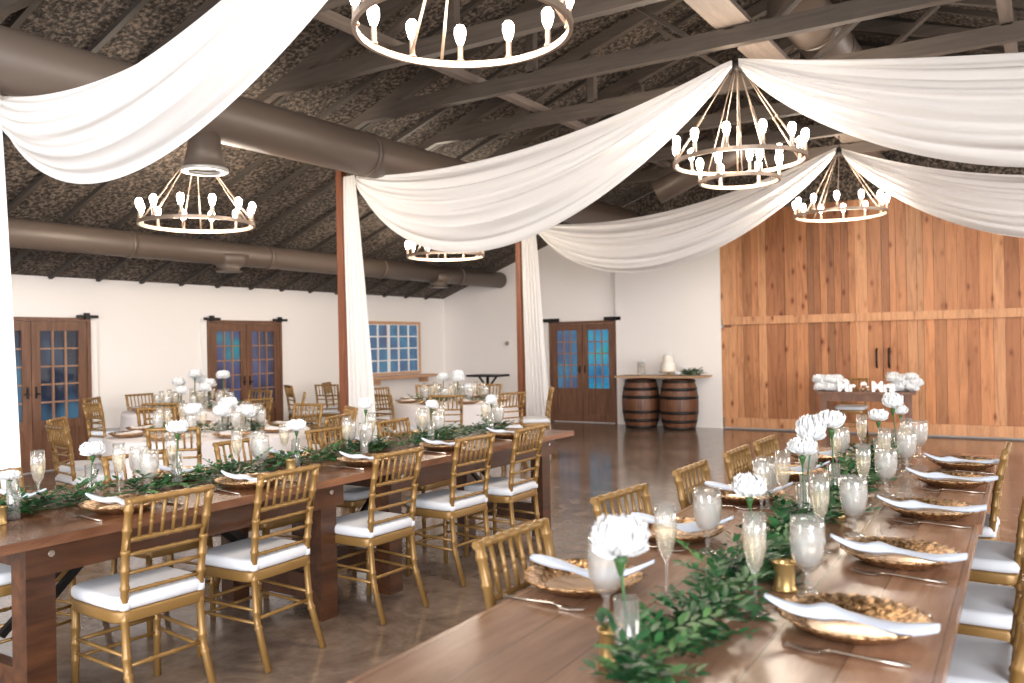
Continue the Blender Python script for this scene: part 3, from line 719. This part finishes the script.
# flowers in bud vases. (x,y,bloom height z, kind, scale)
def stemmed(x,y,zb,kind,s,tab,i):
    if tab==TB: x*=SB; y*=SB; zb=1.54-(1.54-zb)*SB
    tag(place(vase0,USED,(x,y,T+.001),0,1),'clear bud vase of the %s white flower on the %s'%(WORD[min(i,4)] if i<4 else ORD[i],tab),'vase','glass bud vases')
    f=flowerA if kind==0 else flowerB; sl=.26 if kind==0 else .30
    o=place(f,USED,(x,y,T+.012),random.uniform(0,6),1); sc=(zb-T-.012)/sl; o.scale=(s,s,sc*1.0)
    tag(o,'long-stemmed white flower, %s along the %s'%(WORD[min(i,4)] if i<4 else ORD[i],tab),'flower','stemmed white flowers')
    return o
for i,(x,y,zb,k,s) in enumerate([(-.83,1.76,1.095,0,1.08),(-.84,2.78,1.05,0,.9),(-.86,3.50,1.10,1,1.0),(-.90,3.72,1.15,0,.98),(-.87,4.10,1.16,1,1.05),(-.86,5.24,1.09,1,.95),(-.85,5.80,1.13,0,1.0),(-.84,6.02,1.06,1,.8)]):
    o=stemmed(x,y,zb,k,s,TB,i)
for i,(x,y,zb,k,s) in enumerate([(-3.86,1.95,1.0,1,.9),(-4.02,2.40,1.05,0,1.0),(-3.98,2.86,1.12,1,1.05),(-3.93,3.66,1.06,0,1.0),(-3.92,4.26,1.15,1,.9),(-3.90,4.96,1.10,1,.9),(-3.9,5.75,1.08,0,.8)]):
    stemmed(x,y,zb,k,s,TA,i)
for i,(x,y) in enumerate([(-.885,1.80),(-.70,2.60),(-.79,3.76),(-.86,4.55),(-.88,5.55)]):
    tag(place(votive0,USED,(x*SB,y*SB,T+.001),0,.95),'gold votive cup, %s along the %s'%(WORD[i],TB),'candle holder','gold votive cups')
for i,(x,y) in enumerate([(-3.80,1.86),(-3.78,3.48)]):
    tag(place(votive0,USED,(x,y,T+.001),0,.85),'gold votive cup, %s along the %s'%(WORD[i],TA),'candle holder','gold votive cups')
garland([(a*SB,b*SB) for a,b in [(-.78,1.66),(-.78,2.1),(-.82,2.6),(-.85,3.2),(-.82,3.8),(-.86,4.5),(-.90,5.2),(-.90,6.0)]],3600,.075,.17,.068,'leafy green garland down the middle of the '+TB,3)
garland([(-3.84,1.62),(-3.98,2.3),(-3.92,3.0),(-3.96,3.7),(-3.98,4.5),(-3.94,5.3),(-3.96,6.05)],3000,.085,.13,.062,'leafy green garland down the middle of the '+TA,5)

# ------------------------------------------------------------------ round tables
napkin2=flatnap().build('flat_napkin',M['cloth'])
def roundtable(cx,cy,R,lab,key,seed):
    rnd=random.Random(seed)
    def fn(r,z,a,i):
        if i<3: return r,z
        k=(i-2)/6; return r+.03*k*(sin(9*a+seed)+.5*sin(17*a+2)), z
    prof=[(0,.775),(R-.02,.775),(R,.765),(R+.005,.72),(R+.01,.6),(R+.012,.45),(R+.014,.3),(R+.016,.15),(R+.02,.012)]
    o=MB().lathe(prof,96,fn=fn).build('tablecloth',M['cloth'],loc=(cx,cy,0)); tag(o,lab,'tablecloth','white cloths over the round tables')
    z=.776
    names=['first','second','third','fourth','fifth','sixth','seventh','eighth']
    for i in range(8):
        a=2*pi*i/8+rnd.uniform(0,.1)+seed*.3; px,py=cx+(R-.2)*cos(a),cy+(R-.2)*sin(a)
        o=place(charger0,USED,(px,py,z),a,.95); tag(o,'gold charger under a folded napkin on '+key,'plate','chargers on '+key)
        o=place(napkin2,USED,(px,py,z-.004),a+.4); tag(o,'folded white napkin laid on a charger on '+key,'napkin','napkins on '+key)
        qx,qy=cx+(R-.42)*cos(a+.22),cy+(R-.42)*sin(a+.22)
        o=place(goblet0,USED,(qx,qy,z),0); tag(o,'water goblet set at a place on '+key,'glass','goblets on '+key)
        qx,qy=cx+(R-.46)*cos(a+.42),cy+(R-.46)*sin(a+.42)
        o=place(flute0,USED,(qx,qy,z),0); tag(o,'champagne flute set at a place on '+key,'glass','flutes on '+key)
K1='the front round table'; K2='the round table by the door wall'; K3='the end-wall round table'
R1=(-6.62,5.12); R2=(-9.35,7.0); R3=(-6.9,9.3)
roundtable(*R1,.90,'white floor-length cloth over '+K1,K1,1)
roundtable(*R2,.86,'white floor-length cloth over '+K2,K2,2)
roundtable(*R3,.86,'white floor-length cloth over '+K3,K3,3)
def ch_round(lst,ctr,key,desc):
    for (x,y),d in zip(lst,desc):
        l=sqrt((x-ctr[0])**2+(y-ctr[1])**2); k=max(1,1.34/l); x=ctr[0]+(x-ctr[0])*k; y=ctr[1]+(y-ctr[1])*k; chair(x,y,ctr[0]-x,ctr[1]-y,'gold chair at %s, %s'%(key,d),'chairs around '+key)
ch_round([(-5.85,4.22),(-6.82,3.93),(-7.55,4.32),(-5.47,5.42),(-5.98,6.19),(-6.72,6.38),(-7.9,5.45)],R1,K1,
 ['back turned to the long table','on its camera side','edge-on at its door side','at the post side facing the drape','in front of the post drape','farthest from the camera','facing the aisle'])
ch_round([(-9.44,5.78),(-10.5,6.3),(-8.55,5.95),(-10.62,7.1),(-8.1,6.9),(-8.4,8.0),(-9.6,8.2)],R2,K2,
 ['back to the near table','before the dark glazed door','beside the near round table','against the white wall','facing the wall','toward the post','before the violet glazed door'])
ch_round([(-7.05,8.0),(-6.15,8.12),(-5.72,8.85),(-5.85,10.05),(-8.15,9.3),(-8.05,10.2),(-7.2,10.55)],R3,K3,
 ['by the middle drape','back to the long table','at its camera corner','edge-on by the far drape','facing the aisle','below the window','in front of the end wall'])
for (x,y,dx,dy,d) in [(-10.35,9.5,.5,1,'by the hinge side of the violet glazed door'),(-10.45,10.45,1,.5,'with its back to the white wall'),(-9.85,9.85,-.4,1,'standing alone before the white wall'),(-9.45,9.9,.35,1,'pulled out beside the middle post')]:
    chair(x,y,dx,dy,'spare gold chiavari chair '+d,'spare chairs near the door wall')
# centrepieces: blooms in low vases with greenery
small=peony('white_bloom',.075,7,31); smallv=empty('glass_cylinder_vase')
MB().lathe([(0,.003),(.045,.003),(.047,0),(.048,.003),(.048,.15),(.046,.15),(.046,.008),(0,.008)],18).build('glass_body',M['glass'],smallv)
MB().tube([(0,0,.01),(.01,0,.30)],.006,6).build('stems',M['stem'],smallv); freeze(smallv)
def centre(cx,cy,key,lst):
    garland([(cx-.45,cy-.3),(cx,cy),(cx+.45,cy+.3)],900,.14,.10,.055,'green leafy spray in the middle of '+key,int(abs(cx*10)),pale=.4,z0=.776)
    for (dx,dy,h) in lst:
        o=place(smallv,USED,(cx+dx,cy+dy,.777),0,1); o.scale=(1,1,(h-.77)/.31); tag(o,'glass vase of white blooms in the middle of '+key,'vase','vases on '+key)
        o=place(small,USED,(cx+dx+.01,cy+dy,h),h*9,1); tag(o,'full white bloom above the centre of '+key,'flower','blooms on '+key)
centre(*R1,K1,[(-.12,-.1,.98),(.10,.05,.96),(0,.2,1.02),(.3,.22,.94),(.42,.05,.97)])
centre(*R2,K2,[(-.2,-.1,1.12),(0,0,1.22),(.15,.1,1.1),(.02,-.22,1.02),(-.1,.15,1.15),(.3,.2,1.2),(.25,-.05,1.05)])
centre(*R3,K3,[(-.15,-.05,1.10),(.02,.05,1.13),(.12,-.08,1.09),(.18,.1,.95)])

# ------------------------------------------------------------------ barrel bar
def barrel(x,y,lab):
    t=empty('wine_barrel',(x,y,0)); tag(t,lab,'barrel','upright wine barrels')
    H=.87; prof=[(.262+.072*sin(pi*k/16)**.8,.0+H*k/16) for k in range(17)]
    mb=MB(); mb.lathe([(0,.02),(.25,.02),(.25,0)]+prof+[(.25,H),(.25,H-.03),(0,H-.03)],40,fn=lambda r,z,a,i:(r*(1-.006*(abs(sin(10*a))<.16)),z)); mb.build('staves',M['barrel'],t)
    for z in (.035,.15,.30,.56,.70,.83):
        k=z/H; r=.262+.072*sin(pi*k)**.8+.004; 
        MB().lathe([(r-.010,z-.027),(r,z-.027),(r+.001,z+.027),(r-.010,z+.027)],40).build('hoop',M['black'],t)
    return t
barrel(-6.25,14.02,'oak barrel on the door side under the bar plank'); barrel(-5.52,14.0,'oak barrel on the barn-door side under the bar plank')
tag(MB().bbox(-6.62,-5.04,13.72,14.34,.90,.935).build('bar_plank',M['bartop']),'pale plank counter laid across two barrels','counter')
ck=empty('tiered_cake',(-5.75,14.1,1.0)); tag(ck,'white two-tier cake with flowers on top, standing on a cake stand','cake')
MB().lathe([(0,0),(.13,0),(.132,.01),(.128,.15),(.12,.155),(0,.155)],28).build('lower_tier',M['cream'],ck)
MB().lathe([(0,.155),(.085,.155),(.087,.16),(.083,.28),(.078,.285),(0,.285)],28).build('upper_tier',M['cream'],ck)
p=peony('sugar_flower',.05,6,4,ck); p.location=(.0,0,.29)
cs=empty('cake_stand',(-5.75,14.1,.936)); tag(cs,'gold pedestal stand under the white cake','stand')
MB().lathe([(0,0),(.07,0),(.07,.008),(.015,.02),(.015,.045),(.16,.052),(.165,.062),(0,.062)],28).build('pedestal',M['votive'],cs)
hv=empty('glass_hurricane',(-6.24,14.05,.936)); tag(hv,'clear glass vase with white stems at the door end of the bar','vase')
MB().lathe([(0,.004),(.07,.004),(.075,0),(.078,.01),(.078,.24),(.075,.24),(.074,.01),(0,.01)],24).build('glass_body',M['glass'],hv)
for k,(dx,dy,h) in enumerate([(-.03,0,.22),(.03,.01,.25),(0,-.03,.19)]):
    p=peony('bloom',.035,6,50+k,hv); p.location=(dx,dy,h); MB().tube([(dx*.3,dy*.3,.012),(dx,dy,h)],.003,5).build('stem',M['stem'],hv)
garland([(-5.42,14.0),(-5.28,14.03),(-5.14,14.06)],700,.06,.16,.06,'olive green foliage laid on the bar plank beside the cake',77,pale=.55,z0=.936)
for k,(x,y,z,s) in enumerate([(-5.50,13.90,.98,.6),(-5.47,14.18,1.04,.6)]):
    tag(place(small,USED,(x,y,z),k,s),'white bloom resting in the foliage on the bar plank','flower','blooms on the bar plank')

# ------------------------------------------------------------------ sweetheart table
st=empty('sweetheart_table',(-2.32,13.14,0),radians(7)); tag(st,'small brown wooden table in front of the barn doors','table')
MB().bbox(-.66,.66,-.25,.25,.72,.76).build('tabletop',M['doorwood'],st)
MB().bbox(-.58,.58,-.20,-.17,.62,.72).build('apron',M['doorwood'],st); MB().bbox(-.58,.58,.17,.20,.62,.72).build('apron',M['doorwood'],st)
for sx in (-1,1):
    for sy in (-1,1): MB().bbox(sx*.56-.045,sx*.56+.045,sy*.17-.045,sy*.17+.045,0,.72).build('leg',M['doorwood'],st)
tag(place(chair0,USED,(-2.62,13.66,0),pi),'gold chiavari chair tucked behind the small table at the barn doors','chair')
def word(txt,x,y,size,lab,name):
    cu=bpy.data.curves.new(name,'FONT'); cu.body=txt; cu.size=size; cu.extrude=.02; cu.offset=.010; cu.align_x='CENTER'; cu.materials.append(M['petal'])
    o=bpy.data.objects.new(name,cu); me=bpy.data.meshes.new_from_object(o); bpy.data.objects.remove(o); o=bpy.data.objects.new(name,me); C.objects.link(o); o.location=(x,y,.764); o.rotation_euler=(pi/2,0,radians(7)); tag(o,lab,'sign','white word signs on the small table'); return o
word('Mr',-2.55,12.95,.20,'white standing letters reading Mr','letter_sign'); word('&',-2.31,12.98,.19,'white standing ampersand sign','letter_sign'); word('Mrs',-2.06,13.01,.20,'white standing letters reading Mrs','letter_sign')
random.seed(5)
def bunch(n,x0,x1,h1,lab,grp):
    spots=[(i,j,l) for l in range(3) for j in range(2) for i in range(3)]
    for k,(i,j,l) in enumerate(spots[:n]):
        x=x0+(x1-x0)*(i+.5*(l%2)*.9)/2.3+random.uniform(-.02,.02); y=13.16+(x+2.32)*.12-.08+.13*j+.03*(l%2); h=.81+(h1-.80)*l/2+random.uniform(-.015,.02)
        tag(place(small,USED,(x,y,h),k,random.uniform(.95,1.12)),lab,'flower',grp)
bunch(18,-2.93,-2.68,.91,'white bloom in the bunch beside the Mr letters','blooms at the Mr end of the small table')
bunch(18,-1.95,-1.70,.94,'white bloom in the bunch beside the Mrs letters','blooms at the Mrs end of the small table')

# small black table near the end wall
bt=empty('bistro_table',(-9.0,13.2,0)); tag(bt,'small black pedestal table against the end wall beside the post','table')
MB().rbox((0,0,.95),(.75,.5,.04),.01).build('tabletop',M['black'],bt)
MB().tube([(0,0,.05),(0,0,.93)],.03,12).build('pedestal',M['black'],bt)
MB().bar((-.2,0,.93),(0,0,.7),.03,.03).build('support_arm',M['black'],bt); MB().bar((.2,0,.93),(0,0,.7),.03,.03).build('support_arm',M['black'],bt)
MB().lathe([(0,0),(.22,0),(.22,.02),(.04,.05),(0,.05)],24).build('base',M['black'],bt)

# ------------------------------------------------------------------ light, camera
def area(loc,target,size,power,col=(1,.93,.86),sy=None):
    l=bpy.data.lights.new('area_light','AREA'); l.energy=power; l.color=col; l.size=size
    if sy: l.shape='RECTANGLE'; l.size_y=sy
    o=bpy.data.objects.new('area_light',l); C.objects.link(o); o.location=loc; d=Vector(target)-Vector(loc); o.rotation_euler=d.to_track_quat('-Z','Y').to_euler(); return o
area((3.2,-1.2,2.6),(-5,8,.2),3.0,150,(.93,.96,1))
area((-3.5,-1.3,1.7),(-7,9,.3),2.4,70,(.95,.97,1))
area((5.0,10.0,2.6),(-7,14.5,1.2),3.0,240,(1,.96,.93))
area((4.5,6.5,3.1),(-5,8.5,.4),4.0,230,(1,.96,.93))
sl=bpy.data.lights.new('daylight','SUN'); sl.energy=1.9; sl.angle=radians(38); sl.color=(.96,.975,1)
so=bpy.data.objects.new('daylight',sl); C.objects.link(so); so.location=(4,-4,4); so.rotation_euler=Vector((-.72,.95,-.26)).to_track_quat('-Z','Y').to_euler()
for c in chs:
    l=bpy.data.lights.new('chandelier_glow','POINT'); l.energy=75; l.color=(1,.84,.66); l.shadow_soft_size=.35
    o=bpy.data.objects.new('chandelier_glow',l); C.objects.link(o); o.location=(c[0],c[1],c[2]+.12)
wd=bpy.data.worlds.new('world'); bpy.context.scene.world=wd; wd.use_nodes=True
bg=wd.node_tree.nodes['Background']; bg.inputs[0].default_value=(1,.95,.91,1); bg.inputs[1].default_value=.7
cam=bpy.data.cameras.new('camera'); co=bpy.data.objects.new('camera',cam); C.objects.link(co)
cam.sensor_width=36; cam.lens=847.6/1024*36; cam.clip_start=.05
yaw,pitch,roll=radians(32.603),radians(.151),radians(-1.0308)
f=Vector((-sin(yaw)*cos(pitch),cos(yaw)*cos(pitch),sin(pitch))); r=Vector((cos(yaw),sin(yaw),0)); u=r.cross(f)
Rv=r*cos(roll)+u*sin(roll); Uv=-r*sin(roll)+u*cos(roll)
co.matrix_world=Matrix(((Rv.x,Uv.x,-f.x,0),(Rv.y,Uv.y,-f.y,0),(Rv.z,Uv.z,-f.z,1.54),(0,0,0,1)))
cam.dof.use_dof=True; cam.dof.focus_distance=4.6; cam.dof.aperture_fstop=2.6
sc=bpy.context.scene; sc.camera=co
sc.view_settings.view_transform='Standard'; sc.view_settings.look='None'; sc.view_settings.exposure=.82; sc.view_settings.gamma=1.0
sc.cycles.use_denoising=True; sc.cycles.transparent_max_bounces=24; sc.cycles.max_bounces=8; sc.cycles.sample_clamp_indirect=6
